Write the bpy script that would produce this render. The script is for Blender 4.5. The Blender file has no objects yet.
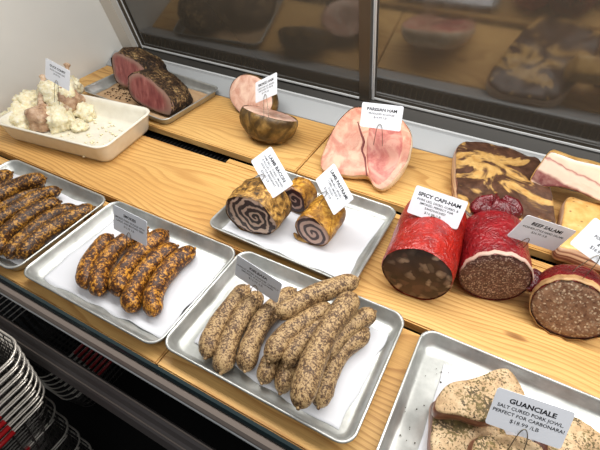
import bpy, bmesh, math, random
from mathutils import Vector, Matrix, noise, Euler
PI=math.pi
random.seed(7)
SC=bpy.context.scene
COL=SC.collection
# ------------------------------------------------------------------ helpers
def setp(o,label=None,cat=None,group=None,kind=None):
    if label:o['label']=label
    if cat:o['category']=cat
    if group:o['group']=group
    if kind:o['kind']=kind
    return o
def thing(name,label,cat,mat4=None,group=None):
    o=bpy.data.objects.new(name,None);COL.objects.link(o);o.empty_display_size=.02
    if mat4 is not None:o.matrix_world=mat4
    return setp(o,label,cat,group)
def mesh(name,verts,faces,mats,parent=None,smooth=True,fm=None):
    me=bpy.data.meshes.new(name);me.from_pydata([tuple(v) for v in verts],[],faces);me.update()
    if not isinstance(mats,(list,tuple)):mats=[mats]
    for m in mats:me.materials.append(m)
    if fm:
        for p,i in zip(me.polygons,fm):p.material_index=i
    if smooth:
        for p in me.polygons:p.use_smooth=True
    bm=bmesh.new();bm.from_mesh(me);bmesh.ops.recalc_face_normals(bm,faces=bm.faces);bm.to_mesh(me);bm.free()
    o=bpy.data.objects.new(name,me);COL.objects.link(o)
    if parent:o.parent=parent
    return o
def rebase(o):
    """put the origin of a top-level mesh at the middle of its base"""
    vs=o.data.vertices
    lo=[min(v.co[i] for v in vs) for i in range(3)];hi=[max(v.co[i] for v in vs) for i in range(3)]
    c=Vector(((lo[0]+hi[0])/2,(lo[1]+hi[1])/2,lo[2]))
    for v in vs:v.co-=c
    o.location=c
    return o
class B:
    """collects several shapes into one mesh"""
    def __init__(s):s.v=[];s.f=[];s.m=[]
    def add(s,v,f,m=0):
        n=len(s.v);s.v+=[tuple(a) for a in v];s.f+=[tuple(i+n for i in q) for q in f];s.m+=[m]*len(f);return s
    def box(s,a,b,m=0):
        x0,y0,z0=a;x1,y1,z1=b
        return s.add([(x0,y0,z0),(x1,y0,z0),(x1,y1,z0),(x0,y1,z0),(x0,y0,z1),(x1,y0,z1),(x1,y1,z1),(x0,y1,z1)],
              [(0,3,2,1),(4,5,6,7),(0,1,5,4),(1,2,6,5),(2,3,7,6),(3,0,4,7)],m)
    def prism(s,prof,x0,x1,m=0):
        n=len(prof)
        v=[(x0,y,z) for y,z in prof]+[(x1,y,z) for y,z in prof]
        f=[(i,(i+1)%n,n+(i+1)%n,n+i) for i in range(n)]+[tuple(range(n))[::-1],tuple(range(n,2*n))]
        return s.add(v,f,m)
    def tube(s,pts,r,k=6,closed=False,m=0,caps=True):
        v,f=tube_geo(pts,r,k,closed,caps);return s.add(v,f,m)
    def obj(s,name,mats,parent=None,smooth=False):return mesh(name,s.v,s.f,mats,parent,smooth,s.m)
def tube_geo(pts,r,k=8,closed=False,caps=True):
    pts=[Vector(p) for p in pts];n=len(pts);v=[];f=[]
    rr=r if isinstance(r,(list,tuple)) else [r]*n
    up=None
    for i,p in enumerate(pts):
        a=pts[(i-1)%n] if (closed or i>0) else p;b=pts[(i+1)%n] if (closed or i<n-1) else p
        t=(b-a).normalized()
        if up is None:
            up=Vector((0,0,1)) if abs(t.z)<.9 else Vector((1,0,0))
        up=(up-t*up.dot(t)).normalized();sd=t.cross(up)
        for j in range(k):
            an=2*PI*j/k;v.append(p+(up*math.cos(an)+sd*math.sin(an))*rr[i])
    m=n if closed else n-1
    for i in range(m):
        for j in range(k):
            a=i*k+j;b=i*k+(j+1)%k;c=((i+1)%n)*k+(j+1)%k;d=((i+1)%n)*k+j;f.append((a,b,c,d))
    if not closed and caps:f+= [tuple(range(k)),tuple(range((n-1)*k,n*k))[::-1]]
    return v,f
def spline(pts,n):
    pts=[Vector(p) for p in pts];q=[pts[0]*2-pts[1]]+pts+[pts[-1]*2-pts[-2]];out=[]
    for i in range(n):
        u=i/(n-1)*(len(pts)-1);k=min(int(u),len(pts)-2);t=u-k;a,b,c,d=q[k:k+4]
        out.append(.5*((2*b)+(c-a)*t+(2*a-5*b+4*c-d)*t*t+(3*b-a-3*c+d)*t*t*t))
    return out
def closed_spline(pts,n):
    m=len(pts);out=[]
    P_=[Vector((p[0],p[1])) for p in pts]
    for i in range(n):
        u=i/n*m;k=int(u);t=u-k;a,b,c,d=[P_[(k+j-1)%m] for j in range(4)]
        out.append(.5*((2*b)+(c-a)*t+(2*a-5*b+4*c-d)*t*t+(3*b-a-3*c+d)*t*t*t))
    return out
def nz(p,s,seed=0):return noise.noise(Vector(p)*s+Vector((seed*7.3,seed*3.1,seed*1.7)))
def frame(loc,n,up=(0,0,1)):
    """matrix whose local -Y is the face normal n"""
    n=Vector(n).normalized()
    X=Vector(up).cross(n)
    if X.length<1e-3:X=Vector((1,0,0))
    X.normalize();Z=n.cross(X)
    m=Matrix((X,-n,Z)).transposed().to_4x4();m.translation=Vector(loc);return m
def loft(out2,prof,seed=0,amp=0.,ns=40.,fine=0.,cap0=False,cap1=True,floor=None,mw=None):
    """rings of a 2-D outline (x,z) scaled by s at depth y; prof=[(s,y)]"""
    n=len(out2);c=sum((Vector(p) for p in out2),Vector((0,0)))/n;v=[];f=[]
    for s,y in prof:
        for p in out2:
            q=c+(Vector(p)-c)*s;v.append(Vector((q.x,y,q.y)))
    for i in range(len(prof)-1):
        for j in range(n):f.append((i*n+j,i*n+(j+1)%n,(i+1)*n+(j+1)%n,(i+1)*n+j))
    def cap(i0,y,rev):
        v.append(Vector((c.x,y,c.y)));k=len(v)-1
        for j in range(n):
            t=(i0+j,i0+(j+1)%n,k);f.append(t[::-1] if rev else t)
    if cap1:cap((len(prof)-1)*n,prof[-1][1],False)
    if cap0:cap(0,prof[0][1],True)
    for i,p in enumerate(v):
        d=Vector((p.x-c.x,0,p.z-c.y))
        if d.length<1e-6:d=Vector((0,1,0))
        d.normalize()
        p+=d*(amp*nz(p,ns,seed)+fine*nz(p,ns*5,seed+3))
        p.y+=.6*(amp*nz(p,ns,seed+9)+fine*nz(p,ns*5,seed+5))*(1 if i>=n else .25)
        if floor is not None and mw is not None:
            w=mw@p
            if w.z<floor:
                w.z=floor+.02*(w.z-floor);p.xyz=(mw.inverted()@w)
    return v,f
def face_disc(out2,y,seed,amp=.0006,rings=8,s0=.985,ns=160):
    n=len(out2);c=sum((Vector(p) for p in out2),Vector((0,0)))/n;v=[];f=[]
    for k in range(rings):
        s=s0*(1-k/rings)
        for p in out2:
            q=c+(Vector(p)-c)*s;v.append(Vector((q.x,y-.0012*(k>0)+amp*nz((q.x,0,q.y),min(ns,2.5/max(.001,(Vector(out2[0])-c).length/rings)/3),seed)*(0<k<rings-1)+ (.002 if k==0 else 0),q.y)))
    for i in range(rings-1):
        for j in range(n):f.append((i*n+j,i*n+(j+1)%n,(i+1)*n+(j+1)%n,(i+1)*n+j))
    v.append(Vector((c.x,y-.0012,c.y)));k=len(v)-1
    for j in range(n):f.append(((rings-1)*n+j,(rings-1)*n+(j+1)%n,k))
    return v,f
def circle(rx,rz,n=40,cx=0,cz=0,seed=None,wob=0.):
    o=[]
    for i in range(n):
        a=2*PI*i/n;w=1+(wob*noise.noise(Vector((math.cos(a)*1.3,math.sin(a)*1.3,seed))) if seed is not None else 0)
        o.append((cx+rx*w*math.cos(a),cz+rz*w*math.sin(a)))
    return o
def rrect(w,d,r,k=6):
    o=[]
    for cx,cy,a0 in ((w/2-r,d/2-r,0),(-w/2+r,d/2-r,PI/2),(-w/2+r,-d/2+r,PI),(w/2-r,-d/2+r,3*PI/2)):
        for i in range(k+1):
            a=a0+PI/2*i/k;o.append((cx+r*math.cos(a),cy+r*math.sin(a)))
    return o
# ------------------------------------------------------------------ materials
class NT:
    def __init__(s,name,rough=.5,metal=0.,spec=.5,coat=0.):
        s.m=bpy.data.materials.new(name);s.m.use_nodes=True;s.t=s.m.node_tree;s.n=s.t.nodes;s.b=s.n['Principled BSDF']
        s.b.inputs['Roughness'].default_value=rough;s.b.inputs['Metallic'].default_value=metal
        s.b.inputs['Specular IOR Level'].default_value=spec;s.b.inputs['Coat Weight'].default_value=coat
        s._c=None
    def link(s,a,b):s.t.links.new(a,b)
    def inp(s,sock,v):
        if hasattr(v,'is_output') :s.link(v,sock)
        elif v is not None:
            if isinstance(v,tuple) and len(v)==3 and sock.type=='RGBA':v=v+(1,)
            sock.default_value=v
    def co(s,scale=(1,1,1),rand=True,rot=(0,0,0)):
        t=s.n.new('ShaderNodeTexCoord');mp=s.n.new('ShaderNodeMapping');mp.inputs['Scale'].default_value=scale;mp.inputs['Rotation'].default_value=rot
        s.link(t.outputs['Object'],mp.inputs['Vector'])
        if rand:
            oi=s.n.new('ShaderNodeObjectInfo');mm=s.n.new('ShaderNodeMath');mm.operation='MULTIPLY';mm.inputs[1].default_value=7.
            s.link(oi.outputs['Random'],mm.inputs[0]);s.link(mm.outputs[0],mp.inputs['Location'])
        return mp.outputs[0]
    def noise(s,v,scale,detail=3,rough=.55,dist=0.):
        n=s.n.new('ShaderNodeTexNoise');s.inp(n.inputs['Vector'],v);n.inputs['Scale'].default_value=scale;n.inputs['Detail'].default_value=detail
        n.inputs['Roughness'].default_value=rough;n.inputs['Distortion'].default_value=dist;return n.outputs['Fac']
    def vor(s,v,scale,out='Distance',feat='F1',rnd=1.):
        n=s.n.new('ShaderNodeTexVoronoi');n.feature=feat;s.inp(n.inputs['Vector'],v);n.inputs['Scale'].default_value=scale;n.inputs['Randomness'].default_value=rnd;return n.outputs[out]
    def wave(s,v,scale,dist=2,det=2,dsc=1.,dirn='Y'):
        n=s.n.new('ShaderNodeTexWave');n.bands_direction=dirn;s.inp(n.inputs['Vector'],v);n.inputs['Scale'].default_value=scale;n.inputs['Distortion'].default_value=dist
        n.inputs['Detail'].default_value=det;n.inputs['Detail Scale'].default_value=dsc;return n.outputs['Fac']
    def ramp(s,f,*st,interp='LINEAR'):
        n=s.n.new('ShaderNodeValToRGB');n.color_ramp.interpolation=interp;e=n.color_ramp.elements
        while len(e)<len(st):e.new(.5)
        for k,(p,c) in zip(e,st):
            k.position=p
            if not isinstance(c,tuple):c=(c,c,c)
            k.color=c+(1,)
        s.inp(n.inputs[0],f);return n.outputs[0]
    def mix(s,f,a,b,mode='MIX'):
        n=s.n.new('ShaderNodeMix');n.data_type='RGBA';n.blend_type=mode
        s.inp(n.inputs[0],f);s.inp(n.inputs[6],a);s.inp(n.inputs[7],b);return n.outputs[2]
    def math(s,op,a,b=None,c=None):
        n=s.n.new('ShaderNodeMath');n.operation=op;s.inp(n.inputs[0],a)
        if b is not None:s.inp(n.inputs[1],b)
        if c is not None:s.inp(n.inputs[2],c)
        return n.outputs[0]
    def sep(s,v):
        n=s.n.new('ShaderNodeSeparateXYZ');s.link(v,n.inputs[0]);return n.outputs
    def col(s,c):s.inp(s.b.inputs['Base Color'],c);return s
    def rough(s,f):s.inp(s.b.inputs['Roughness'],f);return s
    def bump(s,h,dist=.001,st=1.):
        n=s.n.new('ShaderNodeBump');n.inputs['Strength'].default_value=st;n.inputs['Distance'].default_value=dist;s.inp(n.inputs['Height'],h)
        if s._c is not None:s.link(s._c,n.inputs['Normal'])
        s._c=n.outputs[0];s.link(s._c,s.b.inputs['Normal']);return s
    def sss(s,w,rad,sc=.004):
        s.b.inputs['Subsurface Weight'].default_value=w;s.b.inputs['Subsurface Radius'].default_value=rad;s.b.inputs['Subsurface Scale'].default_value=sc;return s
def L(r,g,b):  # sRGB 0-255 -> linear
    f=lambda c:((c/255+.055)/1.055)**2.4 if c>10 else c/255/12.92
    return (f(r),f(g),f(b))
def plain(name,c,rough=.5,metal=0.,spec=.5,coat=0.):return NT(name,rough,metal,spec,coat).col(c).m

def wood_mat():
    t=NT('wood',.5,spec=.3);v=t.co((1,1,1))
    g=t.noise(t.co((2.2,34,34)),4.,4,.6,.6)
    # growth rings of a flat sawn plank: distance from a slowly wandering heart line
    x,y,z=t.sep(v)
    wob=t.noise(t.co((1.3,4.,4.)),1.,2,.5)
    u=t.math('ADD',t.math('MULTIPLY',y,72.),t.math('MULTIPLY',wob,24.))
    u=t.math('ADD',u,t.math('MULTIPLY',t.noise(t.co((4,50,50)),1.,2),.8))
    fr=t.math('FRACT',u)
    ring=t.ramp(fr,(.0,0.),(.5,.15),(.84,1.),(.94,.9),(1.,0.))
    tone=t.noise(t.co((.9,3.,3.)),1.3,2)
    lt=t.ramp(tone,(.3,L(208,160,92)),(.7,L(230,190,122)));dk=t.ramp(tone,(.3,L(156,104,52)),(.7,L(180,128,68)))
    c=t.mix(t.math('MULTIPLY',ring,t.ramp(t.noise(t.co((1.2,5,5)),1.2,2),(.3,.35),(.7,.85))),lt,dk)
    fine=t.noise(t.co((6,330,330)),3.,3,.6)
    c=t.mix(t.ramp(fine,(.42,.0),(.75,.5)),c,L(166,114,58))
    c=t.mix(t.ramp(g,(.5,0.),(.8,.4)),c,L(176,124,64))
    knot=t.ramp(t.vor(t.co((3.,9.,9.)),1.1),(.0,1.),(.05,.6),(.08,0.))
    c=t.mix(knot,c,L(110,62,26))
    t.col(c);t.bump(g,.0008,.3);t.bump(fine,.0004,.3);return t.m
WOOD=wood_mat()
def alu_mat():
    t=NT('tray_aluminium',.38,.75);v=t.co()
    n=t.noise(v,30,4,.6);t.col(t.ramp(n,(.3,L(172,174,170)),(.7,L(204,205,201))))
    t.rough(t.ramp(t.noise(v,14,3,.6),(.3,.3),(.7,.5)));t.bump(t.noise(v,60,2),.0004,.25);return t.m
ALU=alu_mat()
PAPER=NT('white_paper',.75,spec=.2).col(L(216,217,222)).m
t=NT('kraft_paper',.85,spec=.1);t.col(t.ramp(t.noise(t.co(),60,3),(.3,L(170,138,104)),(.7,L(190,160,126))));KRAFT=t.m
t=NT('wall_paint',.55,spec=.3);t.col(t.ramp(t.noise(t.co(),5,3),(.3,L(214,213,208)),(.7,L(220,219,214))));WALL=t.m
STEEL=plain('brushed_steel',L(176,177,176),.4,.6)
LEDGE=plain('pale_ledge',L(168,171,173),.45,.2)
TRACKD=plain('dark_track',L(62,60,57),.45,.5)
STILE=plain('door_stile_metal',L(92,84,74),.4,.7)
BRIGHT=plain('bright_edge',L(215,217,218),.3,.15)
POST=plain('post_panel',L(196,190,180),.5,.1)
def door_glass(name,ior):
    t=NT(name,.07,.0,spec=.5,coat=0.)
    t.b.inputs['IOR'].default_value=ior
    t.col(L(66,61,54));v=t.co((22,22,3),False)
    t.rough(t.ramp(t.noise(v,1.,4,.6),(.35,.05),(.7,.13)));return t.m
DGLASS=door_glass('dark_door_glass',1.95);DGLASS2=door_glass('brown_door_glass',2.35)
TEAL=plain('teal_glass_edge',L(40,52,54),.15,0,.6)
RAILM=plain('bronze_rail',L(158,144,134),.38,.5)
BUMPER=plain('grey_bumper',L(104,97,95),.35,.4)
BLACK=plain('black_plastic',L(16,15,14),.5)
DARKB=plain('case_body_black',L(14,13,13),.6)
FLOORM=plain('dark_floor',L(12,11,11),.7,spec=.2)
WIRE=plain('wire_steel',L(205,198,188),.3,.6)
WIRED=plain('wire_mesh_steel',L(70,66,62),.45,.5)
REDG=plain('red_grip',L(140,16,20),.4)
PIN=plain('pin_wire',L(120,112,96),.3,.9)
CARD=plain('white_card',L(226,229,236),.55,spec=.3)
INK=plain('black_ink',L(28,28,32),.6,spec=.2)
t=NT('cream_ceramic',.25,spec=.5);t.col(t.ramp(t.noise(t.co(),30,3),(.3,L(222,216,200)),(.7,L(232,228,214))));CERAM=t.m

def sausage_mat(name,dark,mid,lite,scale,thr,rough=.35,dark2=None):
    t=NT(name,rough,spec=.35)
    v=t.co();n=t.noise(v,scale,3,.6,.6);n2=t.noise(v,scale*.28,2,.5)
    m=t.math('ADD',n,t.math('MULTIPLY',t.math('SUBTRACT',n2,.5),.5))
    c=t.ramp(m,(thr-.10,dark),(thr+.0,mid),(thr+.09,lite),(thr+.25,lite))
    if dark2:c=t.mix(t.ramp(t.vor(v,scale*.6),(.05,.8),(.3,0.)),c,dark2)
    t.col(c);t.bump(n2,.002,.4);t.bump(n,.0012,.8);return t.m
SMOKIE=sausage_mat('smokie_casing',L(58,32,16),L(124,74,24),L(200,140,50),230,.535,.38)
SMOKED=sausage_mat('dark_smokie_casing',L(50,29,14),L(108,68,24),L(182,130,50),230,.54,.38)
KIEL=sausage_mat('kielbasa_casing',L(78,56,38),L(132,102,68),L(182,152,108),340,.49,.45)

def speck_face(name,base,base2,fat,sc,thr,rough=.42,mid=None):
    t=NT(name,rough,spec=.4);v=t.co()
    dv=t.n.new('ShaderNodeVectorMath');dv.operation='ADD'
    nn=t.n.new('ShaderNodeTexNoise');nn.inputs['Scale'].default_value=sc*.7;t.link(v,nn.inputs['Vector'])
    mm=t.n.new('ShaderNodeVectorMath');mm.operation='SCALE';mm.inputs['Scale'].default_value=1.5/sc;t.link(nn.outputs['Color'],mm.inputs[0])
    t.link(v,dv.inputs[0]);t.link(mm.outputs[0],dv.inputs[1]);v2=dv.outputs[0]
    d=t.vor(v2,sc);rnd=t.sep(t.vor(v2,sc,'Color'));n=t.noise(v,sc*.3,4)
    b=t.ramp(n,(.35,base),(.65,base2))
    if mid:b=t.mix(t.math('MULTIPLY',t.math('GREATER_THAN',rnd[2],.55),t.ramp(d,(.4,.8),(.7,0.))),b,mid)
    k=t.ramp(rnd[0],(thr-.06,0.),(thr+.3,1.))
    m=t.math('MULTIPLY',k,t.ramp(d,(.25,1.),(.62,0.)))
    f=t.mix(rnd[1],fat,tuple(.7*x for x in fat))
    t.col(t.mix(m,b,f));t.bump(t.noise(v,sc*1.2,3),.0006,.5);return t
BEEFFACE=speck_face('beef_salami_face',L(70,40,38),L(104,66,60),L(204,176,158),330,.42,mid=L(128,88,78)).m
PORKFACE=speck_face('coarse_salami_face',L(120,86,66),L(156,120,94),L(222,198,168),260,.45,mid=L(98,66,52)).m
def capi_face():
    t=speck_face('capi_ham_face',L(52,38,32),L(92,64,50),L(206,176,146),62,.60,mid=L(112,78,62));return t.m
CAPIF=capi_face()
def red_casing(name,a,b):
    t=NT(name,.3,spec=.5,coat=.15);v=t.co();n=t.noise(v,28,4,.6,1.);c=t.ramp(n,(.3,a),(.7,b))
    n2=t.noise(t.co((1,1,1)),55,2,.5,2.5)
    t.col(c);t.bump(n2,.006,.8);t.bump(t.noise(v,140,2,.5,1.),.001,.4);return t.m
REDC=red_casing('bright_red_casing',L(124,14,10),L(174,36,24))
REDD=red_casing('crimson_casing',L(104,14,20),L(146,28,34))
REDK=red_casing('dark_red_casing',L(70,6,14),L(112,12,24))
PEEL=plain('peeled_casing_edge',L(190,160,144),.5)
t=NT('tan_casing',.5);t.col(t.ramp(t.noise(t.co(),60,3),(.35,L(150,112,72)),(.65,L(190,152,104))));t.bump(t.noise(t.co(),60,3),.001,.6);TANC=t.m
def spice_rind(name,a,b,c_,sc=70):
    t=NT(name,.5,spec=.4);v=t.co();n=t.noise(v,sc,4,.65,.4);n2=t.noise(v,sc*.25,2)
    col=t.ramp(n,(.36,a),(.5,b),(.66,c_));col=t.mix(t.ramp(n2,(.5,0.),(.66,.75)),col,a)
    t.col(col);t.bump(n,.003,.8);return t.m
RIND=spice_rind('spiced_rind',L(54,38,20),L(134,96,42),L(206,160,84))
RINDY=spice_rind('golden_rind',L(92,56,16),L(170,118,36),L(222,172,72))
def spiral_face(name,pitch,off,bias,wob,dark=L(58,28,28),lite=L(206,168,150),rim=L(92,62,30),R=.05):
    t=NT(name,.4,spec=.45);v=t.co((1,1,1),False);x,y,z=t.sep(v)
    nn=t.noise(v,34,2,.5);n2=t.noise(v,120,3,.6)
    x=t.math('SUBTRACT',x,off[0]);z=t.math('SUBTRACT',z,off[1])
    r=t.math('SQRT',t.math('ADD',t.math('MULTIPLY',x,x),t.math('MULTIPLY',z,z)))
    th=t.math('DIVIDE',t.math('ARCTAN2',z,x),2*PI)
    u=t.math('ADD',t.math('DIVIDE',r,pitch),th);u=t.math('ADD',u,t.math('MULTIPLY',t.math('SUBTRACT',nn,.5),wob))
    u=t.math('FRACT',t.math('ADD',u,10.))
    m=t.ramp(u,(.0,1.),(bias-.08,1.),(bias+.02,0.),(.9,0.),(1.,1.))
    d=t.ramp(n2,(.35,tuple(.75*a for a in dark)),(.65,tuple(1.5*a for a in dark)))
    l=t.ramp(n2,(.3,tuple(.82*a for a in lite)),(.7,lite))
    t.col(t.mix(m,d,l));t.bump(n2,.0008,.5);return t.m
PASTF=spiral_face('pastrami_spiral',.0145,(.004,-.003),.52,.9)
LBF=spiral_face('lamb_bacon_spiral',.0145,(.014,.002),.40,2.3,dark=L(50,26,26),lite=L(216,184,162))
LBF2=spiral_face('small_roll_spiral',.016,(.004,.004),.3,1.5,dark=L(56,26,28))
def ham_face(name,a,b,fat,sc=24):
    t=NT(name,.4,spec=.4);v=t.co();n=t.noise(v,sc,4,.6,1.2);n2=t.noise(v,sc*5,3,.6)
    c=t.ramp(n,(.38,a),(.5,b),(.62,fat));c=t.mix(t.ramp(n2,(.5,0.),(.75,.5)),c,fat)
    t.col(c);t.bump(n2,.0008,.4);return t.m
PARF=ham_face('parisian_ham_face',L(190,122,102),L(204,146,124),L(218,174,148))
PARF2=ham_face('parisian_ham_pink_face',L(172,90,82),L(190,114,102),L(208,150,132),20)
HAMF=ham_face('smoked_ham_face',L(200,150,130),L(216,174,154),L(230,198,178))
t=NT('ham_fat',.45);t.col(t.ramp(t.noise(t.co(),40,3),(.3,L(214,180,140)),(.7,L(240,222,196))));t.bump(t.noise(t.co(),50,3),.001,.5);FAT=t.m
t=NT('netted_ham_rind',.42,spec=.45);v=t.co();n=t.noise(v,40,4,.6)
w1=t.wave(t.co((1,1,1),False,(0,.8,.4)),9.,1.2,2,2.,'X');w2=t.wave(t.co((1,1,1),False,(0,-.8,-.4)),9.,1.2,2,2.,'X');net=t.math('MINIMUM',w1,w2);c=t.ramp(n,(.3,L(62,44,18)),(.5,L(104,78,36)),(.72,L(150,116,62)))
c=t.mix(t.ramp(net,(.05,.6),(.25,0.)),c,L(48,32,14));t.col(c);t.bump(n,.002,.5);t.bump(net,.004,.6);HRIND=t.m
def bacon_top():
    t=NT('smoked_bacon_top',.38,spec=.5,coat=.1);v=t.co((1,1,1),True)
    n=t.noise(t.co((10,14,12),False,(0,0,.9)),1.15,4,.55,1.0);n2=t.noise(v,60,4,.6)
    n=t.math('ADD',n,t.math('MULTIPLY',t.math('SUBTRACT',n2,.5),.12))
    y=t.ramp(n2,(.3,L(176,130,68)),(.7,L(216,176,110)));d=t.ramp(n2,(.3,L(58,36,26)),(.7,L(100,68,50)))
    t.col(t.mix(t.ramp(n,(.43,0.),(.50,1.)),y,d));t.bump(n2,.002,.6);t.bump(n,.004,.5);return t.m
BACT=bacon_top()
t=NT('bacon_layers',.42);z=t.noise(t.co((4,4,70)),1.2,2,.5,.6);t.col(t.ramp(z,(.38,L(120,66,54)),(.48,L(206,168,140)),(.62,L(226,196,164)),(.72,L(150,90,74))));BACS=t.m
t=NT('golden_bacon_top',.42);n=t.noise(t.co(),34,4,.6);c=t.ramp(n,(.3,L(186,138,70)),(.55,L(214,170,100)),(.75,L(228,196,136)))
c=t.mix(t.ramp(t.vor(t.co(),60),(.08,.8),(.2,0.)),c,L(120,84,40));t.col(c);t.bump(n,.0015,.5);YELT=t.m
def slice_face():
    t=NT('streaky_bacon_face',.38,spec=.5);x,y,z=t.sep(t.co((1,1,1),False));n=t.noise(t.co((14,14,14),False),1.,3,.6,.4);n2=t.noise(t.co(),90,3)
    u=t.math('ADD',z,t.math('MULTIPLY',x,.18));u=t.math('ADD',u,t.math('MULTIPLY',t.math('SUBTRACT',n,.5),.03))
    u=t.math('ADD',t.math('MULTIPLY',u,10.),.5)
    c=t.ramp(u,(.10,L(226,198,176)),(.14,L(104,52,54)),(.36,L(136,80,78)),(.41,L(228,204,184)),(.6,L(230,208,188)),(.64,L(170,110,104)),(.67,L(230,206,184)),(.9,L(232,214,190)))
    t.col(t.mix(t.ramp(n2,(.4,0.),(.8,.4)),c,L(228,190,172)));t.bump(n2,.0008,.4);return t.m
SLF=slice_face()
def guan(name,herb):
    t=NT(name,.55,spec=.3);v=t.co();n=t.noise(v,40,5,.65,.4)
    c=t.ramp(n,(.3,L(146,116,82)),(.48,L(190,160,122)),(.72,L(216,192,156)))
    h=t.noise(v,330,2,.6);h2=t.noise(v,24,3)
    mk=t.math('ADD',h,t.math('MULTIPLY',t.math('SUBTRACT',h2,.5),.5+.5*herb))
    c=t.mix(t.ramp(mk,(.60-.12*herb,0.),(.66-.11*herb,.9)),c,t.ramp(t.noise(v,120,2),(.35,L(48,38,22)),(.55,L(96,84,44)),(.7,L(120,104,60))))
    t.col(c);t.bump(n,.003,.7);t.bump(h,.0014,.7);return t.m
GUA=guan('cured_jowl_top',.55);GUAH=guan('herb_crusted_jowl',1.25)
t=NT('jowl_meat_side',.42);n=t.noise(t.co((12,12,50)),1.2,3,.6);t.col(t.ramp(n,(.35,L(92,48,34)),(.55,L(150,96,70)),(.7,L(206,168,128))));GUAS=t.m
def crust():
    t=NT('peppered_crust',.6,spec=.3);v=t.co();n=t.noise(v,120,4,.7,.3);n2=t.noise(v,22,3);d=t.vor(v,170)
    u=t.math('ADD',n,t.math('MULTIPLY',t.math('SUBTRACT',n2,.5),.7))
    c=t.ramp(u,(.34,L(34,24,17)),(.48,L(66,47,32)),(.58,L(112,86,56)),(.68,L(176,146,100)))
    t.col(t.mix(t.ramp(d,(.45,0.),(.7,.7)),c,L(28,20,14)));t.bump(t.math('SUBTRACT',1.,d),.003,.7);t.bump(n,.004,.8);return t.m
CRUST=crust()
def roast(R):
    t=NT('rare_beef_face',.36,spec=.5);v=t.co((1,1,1));n=t.noise(t.co((60,60,14),True,(0,.6,0)),1.4,4,.6,.3);n2=t.noise(v,16,3)
    c=t.ramp(n,(.3,L(112,54,54)),(.55,L(146,82,78)),(.75,L(178,122,114)))
    w=t.n.new('ShaderNodeAttribute');w.attribute_name='edge'
    e=t.math('ADD',w.outputs['Fac'],t.math('MULTIPLY',t.math('SUBTRACT',n2,.5),.5))
    t.col(t.mix(t.ramp(e,(.68,0.),(.95,1.)),c,L(140,110,96)));t.bump(n,.0008,.4);return t.m
ROAST=roast(1)
def lumpy(name,a,b,c_,sc=60):
    t=NT(name,.55,spec=.3);v=t.co();n=t.noise(v,sc,4,.6);t.col(t.ramp(n,(.3,a),(.5,b),(.72,c_)));t.bump(n,.003,.7);t.sss(.1,(.01,.008,.004),.3);return t.m
FATW=lumpy('pale_solid_fat',L(222,206,160),L(240,230,196),L(248,244,226),110)
CONF=lumpy('cooked_leg_meat',L(134,100,78),L(182,148,120),L(214,190,164))
BONE=lumpy('bone',L(150,120,96),L(196,166,138),L(230,212,190))

# ------------------------------------------------------------------ camera
cam=bpy.data.cameras.new('camera');co=bpy.data.objects.new('camera',cam);COL.objects.link(co)
cam.sensor_width=36.;cam.lens=430.23/600*36;cam.clip_start=.02
co.location=(0,0,.6282);co.rotation_euler=[math.radians(a) for a in (46.457,.479,28.644)]
SC.camera=co
# ------------------------------------------------------------------ setting
def struct(name,o):
    o['kind']='structure';return o
b=B();b.box((-1.36,-.2,-.4),(-1.32,1.35,1.0));w=b.obj('wall_left',WALL);struct('w',w);rebase(w)
b=B();b.box((-3,-2.5,-.87),(3,1.6,-.8205));w=b.obj('floor',FLOORM);struct('f',w);rebase(w)
# the refrigerated case
case=thing('display_case','refrigerated deli counter case holding the wooden boards, with dark sliding back doors','display case',Matrix.Translation((0,.6,-.82)))
def cpart(bb,name,mat,parent=None,smooth=False):
    o=bb.obj(name,mat,parent or case,smooth)
    if (parent or case) is case:
        for v in o.data.vertices:v.co-=Vector((0,.6,-.82))
    return o
cpart(B().box((-1.318,.27,-.16),(1.1,1.2,-.06)).box((-1.318,.187,-.066),(1.1,.30,-.06)).box((-1.318,.52,-.82),(1.1,1.2,-.16)),'case_body',DARKB)
cpart(B().prism([(.976,-.06),(.976,.0),(1.026,.029),(1.031,.0295),(1.033,.028),(1.033,-.06)],-1.318,1.1),'back_ledge',LEDGE)
cpart(B().prism([(1.07,-.06),(1.07,.012),(1.074,.013),(1.078,.008),(1.096,.036),(1.16,.036),(1.16,-.06)],-1.318,1.1),'door_track',TRACKD)
gb=B().prism([(1.033,-.06),(1.033,.020),(1.0695,-.008),(1.0695,-.06)],-1.318,1.1)
x=-1.31
while x<1.09:
    gb.prism([(1.033,.0),(1.033,.027),(1.0695,.002),(1.0695,-.01)],x,x+.0025,1);x+=.018
cpart(gb,'air_return_grille',[DARKB,STILE])
cpart(B().prism([(1.0690,.006),(1.0690,.0128),(1.0750,.0140),(1.0780,.008)],-1.318,1.1),'track_lip',BRIGHT)
A13=math.radians(13)
def tilt(x,s,y0,z0=.034):return (x,y0-math.sin(A13)*s,z0+math.cos(A13)*s)
def slab_t(bb,x0,x1,s0,s1,y0,th,m=0):
    c=[tilt(x0,s0,y0),tilt(x1,s0,y0),tilt(x1,s1,y0),tilt(x0,s1,y0)]
    k=Vector((0,math.cos(A13)*th,math.sin(A13)*th))
    v=[Vector(p) for p in c]+[Vector(p)+k for p in c]
    return bb.add(v,[(0,1,2,3),(7,6,5,4),(0,4,5,1),(1,5,6,2),(2,6,7,3),(3,7,4,0)],m)
H=.72
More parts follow.
